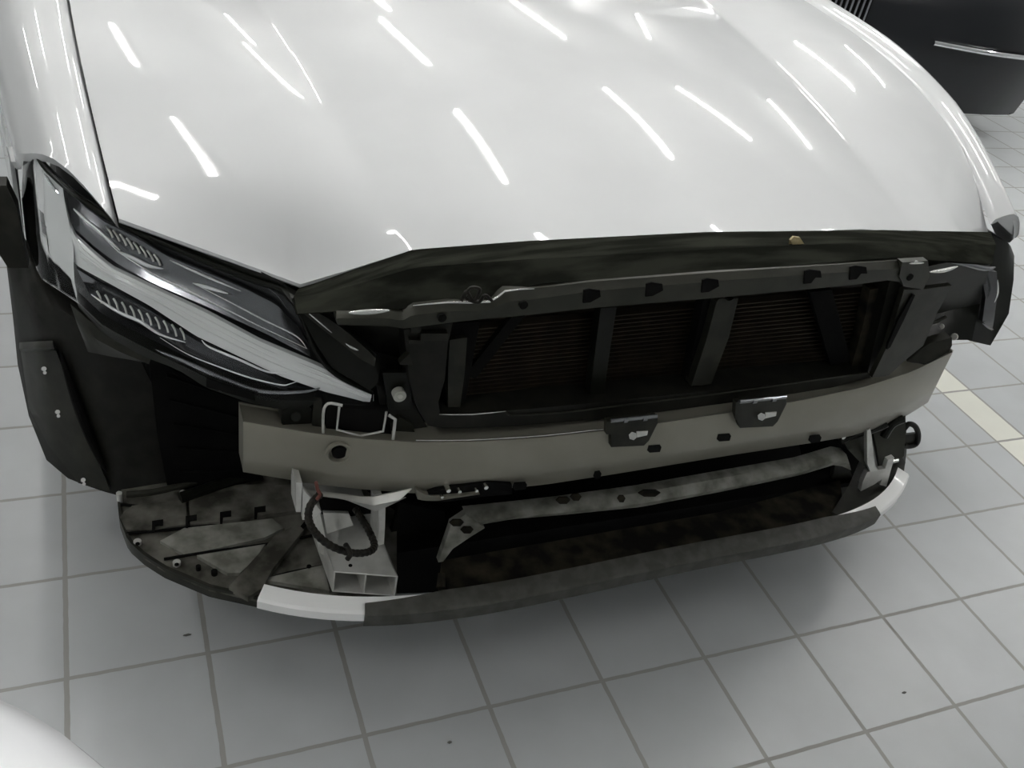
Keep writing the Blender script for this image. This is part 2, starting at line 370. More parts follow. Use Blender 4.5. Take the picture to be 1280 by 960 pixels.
part('trim_edge', 'steel', car, lambda bm: tube(bm, [S(a, b_, off(f_bar, -.014)) for a, b_ in ((1162, 340), (1180, 338), (1197, 333))], .0035, k=3, taper=True))
part('carrier_tab', 'graypl', car, lambda bm: poly(bm, [(1128, 328), (1160, 326), (1162, 345), (1154, 362), (1130, 358), (1124, 345)], off(f_bar, -.014), (0, .012, 0)))
# tangled wire on the carrier
part('wire_clip', 'hose', car, lambda bm: tube(bm, [S(a, b_, off(f_bar, -.018)) for a, b_ in ((577, 376), (583, 364), (592, 376), (600, 362), (588, 360), (582, 372), (598, 378), (606, 369), (615, 376))], .0022, k=5))
# active shutter housing and frame
sf = f_shut
part('radiator_core', 'core', car, lambda bm: poly(bm, [(500, 400), (1140, 345), (1110, 475), (520, 545)], f_core, (0, .04, 0)))
frame = part('shutter_frame', 'matte', car, lambda bm: (
    sheet(bm, [([(505, 412), (520, 410), (566, 404)], sf), ([(508, 440), (530, 436), (560, 430)], sf), ([(513, 480), (530, 478), (556, 474)], sf), ([(522, 512), (536, 508), (548, 503)], sf), ([(535, 532), (545, 527), (550, 516)], sf)], off=(0, .05, 0), nu=6),
    sheet(bm, [([(548, 516), (640, 513), (760, 502), (900, 487), (1030, 473), (1085, 464)], sf), ([(535, 532), (560, 536), (640, 533), (760, 523), (900, 505), (1030, 487), (1088, 472)], sf)], off=(0, .05, 0), nu=30),
    sheet(bm, [([(1112, 352), (1124, 350), (1132, 357)], sf), ([(1100, 400), (1112, 398), (1119, 400)], sf), ([(1085, 464), (1090, 468), (1096, 470)], sf)], off=(0, .05, 0), nu=5)), smooth=True)
part('frame_edge', 'olive', frame, lambda bm: tube(bm, [S(a, b_, off(sf, -.002)) for a, b_ in ((549, 518), (590, 518), (632, 514), (637, 519), (700, 516), (800, 504), (900, 492), (1000, 478), (1085, 466))], .0015, k=2))
part('frame_edge', 'steel', frame, lambda bm: tube(bm, [S(a, b_, off(sf, -.003)) for a, b_ in ((549, 518), (590, 518), (632, 514))], .0012, k=2, taper=True))  # steel sliver imitates the highlight on the lower frame edge
part('latch', 'olive', car, lambda bm: (poly(bm, [(514, 408), (526, 409), (527, 416), (514, 416)], off(sf, -.006), (0, .01, 0)), poly(bm, [(512, 425), (530, 426), (530, 430), (512, 430)], off(sf, -.008), (0, .01, 0)), poly(bm, [(508, 446), (512, 442), (515, 453), (516, 456), (500, 456), (500, 453)], off(sf, -.006), (0, .01, 0)), poly(bm, [(526, 417), (560, 417), (560, 426), (526, 426)], off(sf, -.01), (0, .015, 0))))
part('post', 'olive', frame, lambda bm: sheet(bm, [([(562, 425), (584, 422)], off(sf, .012)), ([(560, 470), (581, 466)], off(sf, .012)), ([(560, 512), (575, 510)], off(sf, .012))], off=(0, .02, 0), nu=3))
part('post', 'dark', frame, lambda bm: sheet(bm, [([(565, 404), (600, 402)], off(sf, .02)), ([(560, 460), (590, 456)], off(sf, .02)), ([(556, 514), (580, 512)], off(sf, .02))], off=(0, .02, 0), nu=3))
part('post', 'gloss', frame, lambda bm: sheet(bm, [([(751, 385), (771, 384)], off(sf, .02)), ([(745, 430), (764, 428)], off(sf, .02)), ([(737, 500), (754, 498)], off(sf, .02))], off=(0, .02, 0), nu=3))
part('post', 'dark', frame, lambda bm: sheet(bm, [([(880, 374), (898, 373)], off(sf, .025)), ([(868, 430), (886, 428)], off(sf, .025)), ([(856, 490), (872, 488)], off(sf, .025))], off=(0, .02, 0), nu=3))
def fp(x, z): return sf(x, z) + .010
part('centre_post', 'olive', frame, lambda bm: sheet(bm, [([(896, 377), (899, 373), (906, 373), (909, 376), (914, 376), (917, 373), (923, 373)], fp), ([(883, 425), (889, 424), (896, 424), (898, 424), (901, 423), (904, 423), (911, 422)], fp), ([(864, 483), (868, 482), (874, 482), (876, 482), (878, 482), (882, 481), (889, 480)], fp)], off=(0, .02, 0), nu=12))
part('post', 'dirt', frame, lambda bm: sheet(bm, [([(1088, 362), (1112, 358)], off(sf, .02)), ([(1078, 410), (1100, 405)], off(sf, .02)), ([(1062, 466), (1085, 462)], off(sf, .02))], off=(0, .02, 0), nu=3))
part('diagonal_stay', 'dark', frame, lambda bm: sheet(bm, [([(640, 396), (656, 395)], off(sf, .03)), ([(582, 468), (594, 474)], off(sf, .03))], off=(0, .01, 0), nu=3))
part('diagonal_stay', 'dark', frame, lambda bm: sheet(bm, [([(1012, 365), (1040, 362)], off(sf, .03)), ([(1040, 462), (1066, 460)], off(sf, .03))], off=(0, .01, 0), nu=3))
NSL = 22
for i in range(NSL):
    t = (i + .5) / NSL
    a, b_ = S(590 - 20 * t, 402 + 112 * t, f_slat), S(1110 - 42 * t, 354 + 112 * t, f_slat)
    a.y = b_.y = -.03
    def fn(bm, a=a, b_=b_):
        d = (b_ - a); q = [a + Vector((0, 0, .0020)), a + Vector((0, -.012, -.0015)), a + Vector((0, -.012, -.0035)), a + Vector((0, 0, 0))]
        V0 = [bm.verts.new(p) for p in q]; V1 = [bm.verts.new(p + d) for p in q]; bm.faces.new(V0); bm.faces.new(V1[::-1])
        for k in range(4): bm.faces.new((V0[k], V1[k], V1[(k + 1) % 4], V0[(k + 1) % 4]))
    part('slat', 'core', frame, fn)
# side air guide panels
part('air_guide', 'olive', car, lambda bm: sheet(bm, [([(1130, 362), (1150, 362), (1190, 357)], off(f_bar, .002)), ([(1120, 395), (1150, 395), (1172, 390)], off(f_bar, .004)), ([(1108, 435), (1130, 440), (1154, 432)], off(f_bar, .004)), ([(1090, 472), (1110, 470), (1132, 450)], off(f_bar, .004))], off=(0, .01, 0), nu=10), smooth=True)
part('slot', 'dark', car, lambda bm: poly(bm, [(1141, 368), (1144, 369), (1130, 400), (1113, 434), (1109, 437), (1110, 430), (1124, 398)], off(f_bar, -.001), (0, .004, 0)))
part('air_guide', 'matte', car, lambda bm: sheet(bm, [([(380, 385), (430, 395), (505, 405)], off(f_bar, .05)), ([(420, 430), (470, 440), (508, 450)], off(f_bar, .09)), ([(470, 480), (490, 490), (515, 500)], off(f_bar, .06)), ([(478, 520), (500, 530), (540, 545)], off(f_bar, .05))], off=(0, .01, 0), nu=12), smooth=True)
# diagonal glossy strut beside the headlight
part('headlight_bracket', 'gloss', car, lambda bm: sheet(bm, [([(352, 362), (378, 375), (385, 378)], off(f_hl, -.004)), ([(375, 392), (400, 402), (420, 405)], off(f_hl, -.03)), ([(395, 430), (425, 430), (455, 430)], off(f_hl, -.035)), ([(415, 460), (445, 462), (470, 442)], off(f_hl, -.03)), ([(462, 488), (472, 480), (476, 450)], off(f_hl, -.015))], off=(0, .02, 0), nu=10), smooth=True)
part('strut', 'olive', car, lambda bm: sheet(bm, [([(364, 372), (384, 384), (410, 398), (430, 412), (458, 436), (470, 448)], off(f_hl, -.055)), ([(366, 380), (384, 396), (404, 412), (432, 434), (452, 450), (468, 458)], off(f_hl, -.05))], off=(0, .012, 0), nu=24, nv=3), smooth=True)
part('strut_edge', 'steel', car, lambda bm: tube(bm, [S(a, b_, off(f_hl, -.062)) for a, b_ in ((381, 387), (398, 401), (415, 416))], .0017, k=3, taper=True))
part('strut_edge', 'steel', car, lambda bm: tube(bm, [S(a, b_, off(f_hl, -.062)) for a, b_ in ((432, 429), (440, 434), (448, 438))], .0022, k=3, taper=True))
part('round_cap', 'boltw', car, lambda bm: (cyl(bm, S(500, 496, off(f_bar, .03)) + Vector((0, .012, 0)), S(500, 496, off(f_bar, .03)), .0095, n=20), cyl(bm, S(500, 496, off(f_bar, .026)), S(500, 496, off(f_bar, .03)), .004, n=8)), smooth=True)
part('cap_plate', 'gloss', car, lambda bm: poly(bm, [(478, 466), (512, 466), (515, 512), (486, 512)], off(f_bar, .045), (0, .01, 0)))
# ---------- crossbeam
TOP = [(304, 525), (345, 532), (400, 541), (455, 547), (520, 551), (600, 550), (680, 545), (760, 536), (840, 525), (920, 513), (1000, 499), (1080, 482), (1140, 463), (1192, 438)]
BOT = [(304, 590), (345, 597), (400, 606), (455, 612), (520, 617), (600, 614), (680, 606), (760, 594), (840, 581), (920, 568), (1000, 556), (1060, 546), (1120, 528), (1160, 503)]
def mid(a, b_, t): return [((p[0] * (1 - t) + q[0] * t), (p[1] * (1 - t) + q[1] * t)) for p, q in zip(a, b_)]
beam = part('crossbeam', 'beam', car, lambda bm: sheet(bm, [(TOP, off(f_beam, .010)), (mid(TOP, BOT, .03), off(f_beam, .002)), (mid(TOP, BOT, .12), f_beam), (mid(TOP, BOT, .72), off(f_beam, -.002)), (mid(TOP, BOT, .88), off(f_beam, .008)), (BOT, off(f_beam, .022))], off=(0, .045, 0), nu=60, nv=2), smooth=True, angle=45)
part('lower_flange', 'beam', beam, lambda bm: sheet(bm, [([(520, 612), (530, 618), (548, 622), (600, 618)], off(f_beam, -.001)), ([(522, 624), (530, 626), (548, 626), (560, 624)], off(f_beam, .006))], off=(0, .01, 0), nu=8))
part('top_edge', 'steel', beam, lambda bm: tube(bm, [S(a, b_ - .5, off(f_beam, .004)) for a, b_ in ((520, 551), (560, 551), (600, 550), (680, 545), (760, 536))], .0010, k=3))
def tow(bm):
    P = S(423, 564, f_beam)
    n = 28; Rg = []
    for r, d in ((.020, .0), (.0195, -.006), (.0165, -.006), (.0140, .002), (.012, .012)):
        Rg.append([bm.verts.new(P + Vector((r * math.cos(2 * math.pi * i / n) + (.004 if d > 0 else 0) * 0, d, r * math.sin(2 * math.pi * i / n)))) for i in range(n)])
    for a, b_ in zip(Rg, Rg[1:]):
        for i in range(n): bm.faces.new((a[i], a[(i + 1) % n], b_[(i + 1) % n], b_[i]))
towp = part('towing_eye_socket', 'beam', beam, tow, smooth=True)
part('socket_hole', 'dark', beam, lambda bm: ring(bm, 425, 566, off(f_beam, -.0035), .0115, .006, n=24))
for x, y, r in ((818, 561, 9), (905, 547, 9), (650, 608, 9), (747, 594, 5), (1019, 549, 8)):
    part('beam_hole', 'dark', beam, lambda bm: poly(bm, [(x - r, y + 2), (x - r + 2, y - 4), (x + r - 2, y - 5), (x + r, y - 2), (x + r - 2, y + 4), (x - r + 3, y + 5)], off(f_beam, -.0022), (0, .002, 0)))
for k, (x, y) in enumerate(((791, 537), (952, 513))):
    br_ = part('bracket', 'olive', beam, lambda bm: poly(bm, [(x - 32, y - 10), (x + 31, y - 16), (x + 31, y - 8), (x + 20, y + 14), (x + 14, y + 20), (x - 27, y + 22), (x - 27, y + 6), (x - 33, y + 6)], off(f_beam, -.012), (0, .010, 0)))
    part('hinge_pin', 'smoke', br_, lambda bm: (tube(bm, [S(x - 28, y - 11, off(f_beam, -.018)), S(x, y - 14, off(f_beam, -.018)), S(x + 30, y - 17, off(f_beam, -.018))], .0034, k=1), *[cyl(bm, S(x + q, y - 13 - q * .09, off(f_beam, -.018)), S(x + q + 5, y - 13.5 - q * .09, off(f_beam, -.018)), .0046, n=10) for q in (-12, 12)]))
    part('bolt', 'steel', br_, lambda bm: (cyl(bm, S(x, y + 8, off(f_beam, -.012)), S(x, y + 8, off(f_beam, -.018)), .0065, n=6), cyl(bm, S(x, y + 8, off(f_beam, -.018)), S(x, y + 8, off(f_beam, -.022)), .003, n=10)))
    part('slot', 'alu', br_, lambda bm: poly(bm, [(x + 5, y + 3), (x + 19, y + 2), (x + 18, y + 7), (x + 5, y + 10)], off(f_beam, -.0135), (0, .002, 0)))
for x, y, r in ((553, 622, .0032), (561, 614, .0045), (575, 615, .0036), (596, 614, .0036), (608, 610, .0046)):
    part('rivet', 'steel', beam, lambda bm: cyl(bm, S(x, y, off(f_beam, -.008)) + Vector((0, .018, 0)), S(x, y, off(f_beam, -.008)), r, r * .8, n=8))
part('rivet_plate', 'dark', beam, lambda bm: sheet(bm, [([(536, 618), (556, 610), (580, 607), (612, 602), (640, 606)], off(f_beam, .0)), ([(536, 626), (556, 628), (580, 624), (612, 620), (640, 618)], off(f_beam, .012))], off=(0, .01, 0), nu=8))
# brackets above the beam, beside the headlight tip
def fbk(x, z): return f_beam(x, z) + .01
part('horn_bracket', 'alu', car, lambda bm: (tube(bm, [S(a, b_, fbk) for a, b_ in ((404, 545), (404, 518), (407, 507), (414, 504), (428, 507))], .0022, k=2),
    tube(bm, [S(a, b_, off(fbk, .004)) for a, b_ in ((424, 509), (421, 537), (450, 545), (479, 539), (483, 515))], .0019, k=1),
    tube(bm, [S(a, b_, fbk) for a, b_ in ((486, 519), (494, 524), (491, 553))], .0025, k=1)))
part('bracket_dark_inside', 'dark', car, lambda bm: poly(bm, [(408, 508), (486, 514), (490, 548), (408, 544)], off(fbk, .012), (0, .03, 0)))  # black slab stands in for the shaded inside of the bracket loops
part('side_plate', 'olive', car, lambda bm: poly(bm, [(392, 500), (402, 500), (404, 546), (390, 545)], off(fbk, .014), (0, .006, 0)))
part('side_plate', 'olive', car, lambda bm: poly(bm, [(486, 530), (500, 522), (515, 530), (522, 552), (490, 552)], off(fbk, .02), (0, .01, 0)))
part('side_motor', 'gloss', car, lambda bm: (cyl(bm, S(372, 522, off(fbk, .012)) + Vector((0, .05, 0)), S(372, 522, off(fbk, .012)), .024, n=20), cyl(bm, S(370, 521, off(fbk, .004)), S(370, 521, off(fbk, .012)), .007, n=12)), smooth=True)
# ---------- left headlight
def headlight():
    hl = part('headlight', 'bezel', car, lambda bm: sheet(bm, [
        ([(30, 186), (42, 186), (60, 214), (100, 250), (145, 280), (200, 303), (260, 330), (320, 354), (352, 362), (372, 385), (395, 440), (420, 468), (466, 490)], off(f_hl, .055)),
        ([(28, 250), (50, 300), (90, 350), (150, 395), (220, 425), (290, 455), (360, 480), (466, 500)], off(f_hl, .06)),
        ([(33, 300), (50, 345), (98, 378), (130, 412), (180, 436), (250, 470), (300, 493), (350, 503), (400, 503), (466, 506)], off(f_hl, .050))], off=(0, .02, 0), nu=40, nv=4), smooth=True)
    d1, d2 = off(f_hl, .012), off(f_hl, .012)
    part('daytime_lamp', 'white', hl, lambda bm: sheet(bm, [([(52, 211), (64, 219), (78, 232)], d1), ([(54, 240), (68, 243), (81, 252)], d1), ([(55, 270), (70, 270), (86, 278)], d1), ([(60, 300), (75, 302), (92, 310)], d1), ([(62, 322), (76, 326), (92, 332)], d1), ([(72, 348), (82, 350), (93, 352)], d1), ([(88, 366), (93, 370), (97, 373)], d1)], off=(0, .008, 0), nu=8, nv=3), smooth=True)
    part('daytime_lamp', 'white', hl, lambda bm: sheet(bm, [([(82, 254), (86, 276), (94, 295), (118, 317), (141, 336), (200, 364), (260, 392), (325, 427), (397, 457), (465, 491)], off(f_hl, .016)),
        ([(86, 290), (93, 303), (105, 318), (130, 336), (160, 354), (200, 374), (250, 400), (330, 441), (400, 471), (464, 497)], off(f_hl, .012)),
        ([(91, 326), (98, 333), (110, 340), (125, 348), (187, 382), (245, 420), (350, 470), (407, 490), (440, 498), (462, 504)], off(f_hl, .018))], off=(0, .01, 0), nu=44, nv=4), smooth=True)
    for q, c in ((.22, 'white'), (.62, 'white'), (.42, 'glint')):  # middle line is a painted glint in whitened metal
        T = [(100, 301), (141, 336), (200, 364), (260, 392), (325, 427), (397, 457), (460, 490)]; B_ = [(100, 334), (125, 348), (187, 382), (245, 420), (350, 470), (407, 490), (460, 503)]
        part('light_guide_line', c, hl, lambda bm: tube(bm, [S(a, b_, off(f_hl, .0128 if q != .42 else .0115)) for a, b_ in mid(T, B_, q)], .0009, k=4))
    part('reflector', 'ribwhite', hl, lambda bm: sheet(bm, [([(31, 193), (38, 190), (44, 189)], d2), ([(31, 208), (42, 208), (53, 211)], d2), ([(31, 223), (42, 225), (54, 230)], d2), ([(41, 250), (48, 250), (55, 252)], d2), ([(52, 265), (54, 266), (55, 268)], d2)], off=(0, .008, 0), nu=8, nv=3))
    part('reflector', 'ribwhite', hl, lambda bm: sheet(bm, [([(37, 281), (47, 289), (58, 298)], d2), ([(42, 300), (52, 307), (60, 312)], d2), ([(50, 323), (57, 326), (63, 330)], d2), ([(60, 340), (66, 345), (71, 350)], d2)], off=(0, .008, 0), nu=8, nv=3))
    part('corner_trim', 'smoke', hl, lambda bm: tube(bm, [S(a, b_, off(f_hl, .012)) for a, b_ in ((34, 259), (45, 272), (58, 285))], .002, k=3))
    part('corner_trim', 'chrome', hl, lambda bm: tube(bm, [S(a, b_, off(f_hl, .009)) for a, b_ in ((55, 217), (64, 230), (73, 242))], .0028, k=3, taper=True))
    # upper pod
    pod = part('upper_pod', 'smoke', hl, lambda bm: sheet(bm, [([(84, 240), (130, 277), (175, 300), (212, 322), (300, 358), (345, 380), (372, 408)], off(f_hl, .040)), ([(88, 262), (125, 295), (150, 318), (190, 342), (260, 372), (330, 402), (385, 430)], off(f_hl, .030)), ([(92, 285), (120, 310), (150, 332), (190, 354), (260, 384), (330, 416), (388, 446)], off(f_hl, .024))], off=(0, .008, 0), nu=30, nv=3), smooth=True)
    for i in range(8):
        a = (133 + i * 8.5, 283 + i * 5.0)
        part('rib', 'alu', pod, lambda bm: tube(bm, [S(a[0], a[1], off(f_hl, .034)), S(a[0] + 5, a[1] + 7, off(f_hl, .031)), S(a[0] + 8, a[1] + 14, off(f_hl, .030))], .0016, k=2))
    for pl, r, c in (([(92, 261), (106, 274), (125, 290), (150, 313)], .0030, 'glint'), ([(125, 292), (150, 316), (187, 340), (219, 356), (281, 386), (325, 408), (384, 436)], .0012, 'glint'),
                  ([(147, 314), (165, 322), (185, 332), (204, 336)], .0030, 'glint'), ([(212, 325), (240, 338), (270, 351), (301, 364)], .0018, 'glint'), ([(241, 354), (262, 360), (285, 367)], .0028, 'glint'),
                  ([(245, 356), (290, 379), (330, 400), (370, 420), (383, 435)], .0012, 'glint'), ([(145, 270), (170, 285), (250, 323), (320, 352), (345, 368), (358, 385)], .0008, 'smoke')):
        part('trim_line', c, hl, lambda bm: tube(bm, [S(a, b_, off(f_hl, .018)) for a, b_ in pl], r, k=5, taper=True))
    # lower pod
    pod2 = part('lower_pod', 'smoke', hl, lambda bm: sheet(bm, [([(96, 336), (125, 354), (187, 388), (245, 426), (300, 452), (350, 476), (395, 492)], off(f_hl, .034)), ([(104, 352), (130, 372), (180, 396), (230, 424), (290, 456), (350, 482), (392, 496)], off(f_hl, .04)), ([(112, 368), (150, 394), (190, 413), (230, 438), (290, 466), (350, 486), (388, 498)], off(f_hl, .022))], off=(0, .008, 0), nu=30, nv=3), smooth=True)
    for i in range(11):
        a = (121 + i * 10.4, 364 + i * 4.6)
        part('rib', 'alu', pod2, lambda bm: tube(bm, [S(a[0], a[1], off(f_hl, .032)), S(a[0] + 4, a[1] + 7, off(f_hl, .030)), S(a[0] + 6, a[1] + 15, off(f_hl, .026))], .0015, k=2))
    for pl, r, c in (([(114, 368), (130, 379), (152, 392), (175, 402), (200, 418), (232, 428)], .0024, 'glint'), ([(200, 422), (235, 443), (275, 459), (312, 472), (350, 481), (362, 480), (375, 475)], .0012, 'glint'),
                  ([(252, 425), (262, 434), (300, 450), (335, 465), (358, 466)], .0018, 'glint'), ([(110, 395), (160, 425), (230, 452), (290, 478), (330, 490), (380, 490), (400, 485)], .0040, 'smoke')):
        part('trim_line', c, hl, lambda bm: tube(bm, [S(a, b_, off(f_hl, .012)) for a, b_ in pl], r, k=5, taper=True))
    part('lens', 'lens', hl, lambda bm: sheet(bm, [
        ([(29, 186), (42, 184), (60, 212), (100, 246), (144, 276), (200, 300), (260, 326), (320, 350), (352, 360), (374, 383), (397, 438), (422, 466), (467, 489)], f_hl),
        ([(27, 250), (50, 302), (90, 345), (150, 385), (220, 415), (290, 447), (360, 475), (467, 498)], off(f_hl, -.008)),
        ([(33, 302), (50, 348), (98, 380), (130, 413), (180, 437), (250, 471), (300, 494), (350, 504), (400, 504), (467, 508)], f_hl)], off=(0, .002, 0), nu=40, nv=4), smooth=True)
    part('housing_lip', 'gloss', hl, lambda bm: sheet(bm, [([(96, 376), (130, 408), (180, 434), (250, 468), (300, 490), (350, 500), (396, 501)], off(f_hl, .002)), ([(98, 384), (130, 418), (180, 446), (222, 462), (258, 485), (310, 503), (350, 512), (385, 510)], off(f_hl, .012))], off=(0, .03, 0), nu=24, nv=3), smooth=True)
    part('housing_slot', 'dark', hl, lambda bm: poly(bm, [(258, 474), (318, 492), (319, 501), (258, 484)], off(f_hl, -.004), (0, .004, 0)))
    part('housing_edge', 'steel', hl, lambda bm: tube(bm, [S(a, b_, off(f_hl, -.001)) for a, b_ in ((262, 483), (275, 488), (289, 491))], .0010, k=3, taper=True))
    # black gasket round the top
    part('seal', 'gloss', hl, lambda bm: tube(bm, [S(a, b_, off(f_hl, .004)) for a, b_ in ((28, 196), (36, 186), (44, 190), (60, 213), (100, 248), (146, 277), (200, 302), (260, 328), (320, 352), (350, 362), (372, 386), (396, 440), (421, 468), (466, 490))], .0042, k=4))
    return hl
headlight()
part('seam_cover', 'gloss', car, lambda bm: sheet(bm, [([(144, 270), (200, 289), (260, 312), (320, 336), (350, 352), (360, 362)], off(f_hl, .006)), ([(146, 282), (200, 304), (260, 331), (320, 355), (350, 366), (362, 380)], off(f_hl, .010))], off=(0, .01, 0), nu=20, nv=2), smooth=True)
# ---------- left wheel, arch liner, front bracket
def wheel(x0, x1, y, r=.335):
    root_m = part('tyre', 'rubber', car, lambda bm: tyre(bm, x0, x1, y, r), smooth=True, angle=30)
    part('rim', 'alu', root_m, lambda bm: rim(bm, x0, x1, y, r))
    return root_m
def tyre(bm, x0, x1, y, r):
    prof = [(0, r * .66), (0, r * .80), (.012, r * .93), (.035, r * .985), (.06, r), (.088, r), (.09, r * .975), (.096, r * .975), (.098, r), (.127, r), (.129, r * .975), (.135, r * .975), (.137, r), (.165, r), (.19, r * .985), (.213, r * .93), (.225, r * .80), (.225, r * .66)]
    sx = (x1 - x0) / .225; n = 72; rings = []
    for i in range(n):
        a = 2 * math.pi * i / n; g = 1 - (.012 if i % 2 else 0)
        rings.append([bm.verts.new((x0 + q * sx, y + rr * (g if .03 < q < .2 else 1) * math.cos(a), r + rr * (g if .03 < q < .2 else 1) * math.sin(a))) for q, rr in prof])
    for i in range(n):
        a, b_ = rings[i], rings[(i + 1) % n]
        for j in range(len(prof)): bm.faces.new((a[j], a[(j + 1) % len(prof)], b_[(j + 1) % len(prof)], b_[j]))
def rim(bm, x0, x1, y, r):
    c = Vector(((x0 + x1) / 2, y, r)); cyl(bm, (x0 + .02, y, r), (x1 - .02, y, r), r * .66, n=40)
    xo = x0 if x0 < XC else x1; s = -1 if x0 < XC else 1
    cyl(bm, (xo - s * .02, y, r), (xo, y, r), .06, n=20)
    for k in range(5):
        a = 2 * math.pi * k / 5; bx(bm, (xo - s * .012, y + .13 * math.cos(a), r + .13 * math.sin(a)), (.02, .2, .05), Matrix.Rotation(a, 3, 'X'))
wheel(.035, .25, .80); wheel(1.67, 1.885, .80); wheel(.035, .25, 3.6); wheel(1.67, 1.885, 3.6)
HLn = [(-.08, .56), (-.04, .46), (.0, .38), (.05, .325), (.10, .29), (.2, .27), (.4, .25)]
def f_ln(x, z): return interp(HLn, x) + .06 * (z - .4) - .10 * max(0, .3 - z)
liner = part('arch_liner', 'matte', car, lambda bm: sheet(bm, [([(6, 245), (30, 300), (60, 345), (98, 376)], off(f_ln, .10)), ([(8, 330), (30, 360), (70, 385), (130, 415)], off(f_ln, .03)), ([(16, 395), (50, 410), (90, 430), (170, 440)], f_ln), ([(22, 455), (50, 470), (100, 480), (190, 480)], f_ln), ([(36, 520), (60, 530), (110, 535), (200, 530)], f_ln),
    ([(58, 575), (80, 572), (120, 575), (205, 575)], f_ln), ([(85, 598), (105, 606), (128, 614), (150, 620), (210, 612)], f_ln)], off=(0, .01, 0), nu=22, nv=3), smooth=True)
part('liner_flange', 'olive', liner, lambda bm: sheet(bm, [([(24, 432), (66, 430)], off(f_ln, -.02)), ([(24, 436), (68, 436)], off(f_ln, -.026)), ([(26, 440), (68, 438)], off(f_ln, -.012))], off=(0, .01, 0), nu=10, nv=2), smooth=True)
part('liner_lip', 'olive', liner, lambda bm: sheet(bm, [([(26, 440), (70, 438)], off(f_ln, -.012)), ([(36, 510), (96, 510)], off(f_ln, -.012)), ([(60, 556), (116, 560)], off(f_ln, -.012)), ([(98, 604), (138, 614)], off(f_ln, -.012))], off=(0, .01, 0), nu=8, nv=4), smooth=True)
part('liner_fold', 'dark', liner, lambda bm: tube(bm, [S(a, b_, off(f_ln, -.012)) for a, b_ in ((76, 440), (88, 480), (102, 520), (118, 560), (133, 590))], .008, k=4, taper=True))
for x, y in ((55, 461), (72, 515), (104, 600)):
    part('liner_bolt', 'steel', liner, lambda bm: (cyl(bm, S(x, y, off(f_ln, -.01)), S(x, y, off(f_ln, -.018)), .005, .004, n=10), cyl(bm, S(x + 1, y + 5, off(f_ln, -.01)), S(x + 1, y + 5, off(f_ln, -.016)), .003, n=8)))
part('bumper_mount', 'olive', car, lambda bm: sheet(bm, [([(88, 380), (110, 400), (150, 424), (190, 445)], off(f_hl, .012)), ([(96, 404), (120, 424), (150, 440), (186, 455)], off(f_hl, .012)), ([(110, 440), (140, 446), (165, 450), (186, 455)], off(f_hl, .03))], off=(0, .01, 0), nu=14, nv=2), smooth=True)
part('fender_bracket', 'olive', car, lambda bm: poly(bm, [(-12, 232), (8, 232), (22, 262), (28, 300), (36, 335), (10, 335), (-12, 300)], lambda x, z: .34, (0, .03, 0)))
# dark engine-bay plates added to stop light leaks and close the view inside
part('engine_bay_blocker', 'dark', car, lambda bm: (bx(bm, (XC, .30, .42), (1.36, .02, .46)), bx(bm, (XC, .28, .69), (1.2, .3, .01)), bx(bm, (.30, .6, .45), (.02, .7, .5)), bx(bm, (1.62, .6, .45), (.02, .7, .5)), bx(bm, (.30, .42, .56), (.3, .02, .34)), bx(bm, (1.66, .42, .56), (.24, .02, .34))))
part('underbody', 'dark', car, lambda bm: (bx(bm, (XC, 2.26, .172), (1.56, 3.94, .012)), bx(bm, (XC, .145, .172), (1.20, .29, .012))))  # flat underside plates added to keep light from leaking under the car
# chassis member seen in the dark behind the left bracket
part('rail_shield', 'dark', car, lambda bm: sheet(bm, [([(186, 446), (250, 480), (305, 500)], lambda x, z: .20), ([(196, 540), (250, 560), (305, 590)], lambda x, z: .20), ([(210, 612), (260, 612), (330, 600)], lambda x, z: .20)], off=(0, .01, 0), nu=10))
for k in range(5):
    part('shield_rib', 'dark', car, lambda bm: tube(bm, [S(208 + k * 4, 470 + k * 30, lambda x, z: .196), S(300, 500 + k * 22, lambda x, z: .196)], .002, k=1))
# body behind the hood
def cabin(bm):
    prof = [(1.17, .90), (1.85, 1.34), (3.1, 1.40), (4.0, 1.08), (4.55, .98), (4.7, .6), (4.65, .25)]
    G = []
    for y, z in prof:
        wd = .80 if 1.3 < z else .9
        G.append([Vector((XC + wd * q, y, z - .05 * q * q)) for q in (-1, -.7, -.35, 0, .35, .7, 1)])
    solid_grid(bm, G, (0, 0, -.02))
part('roof', 'paint', car, lambda bm: cabin(bm), smooth=True)
part('windscreen', 'blackpaint', car, lambda bm: solid_grid(bm, [[Vector((XC + .74 * q, y - .02, z - .04 * q * q + .012)) for q in (-1, -.5, 0, .5, 1)] for y, z in ((1.2, .912), (1.83, 1.33))], (0, 0, -.008)), smooth=True)
for s_ in (-1, 1):
    part('body_side', 'paint', car, lambda bm: (solid_grid(bm, [[Vector((XC + s_ * a, y, z)) for y in (1.2, 2.2, 3.18)] for a, z in ((.90, .88), (.93, .7), (.92, .4), (.88, .22))], (-s_ * .02, 0, 0)),
        solid_grid(bm, [[Vector((XC + s_ * a, y, z)) for y in (4.02, 4.3, 4.65)] for a, z in ((.90, .88), (.93, .7), (.92, .4), (.88, .25))], (-s_ * .02, 0, 0)),
        solid_grid(bm, [[Vector((XC + s_ * a, y, z)) for y in (3.18, 3.6, 4.02)] for a, z in ((.90, .88), (.93, .74))], (-s_ * .02, 0, 0))), smooth=True)
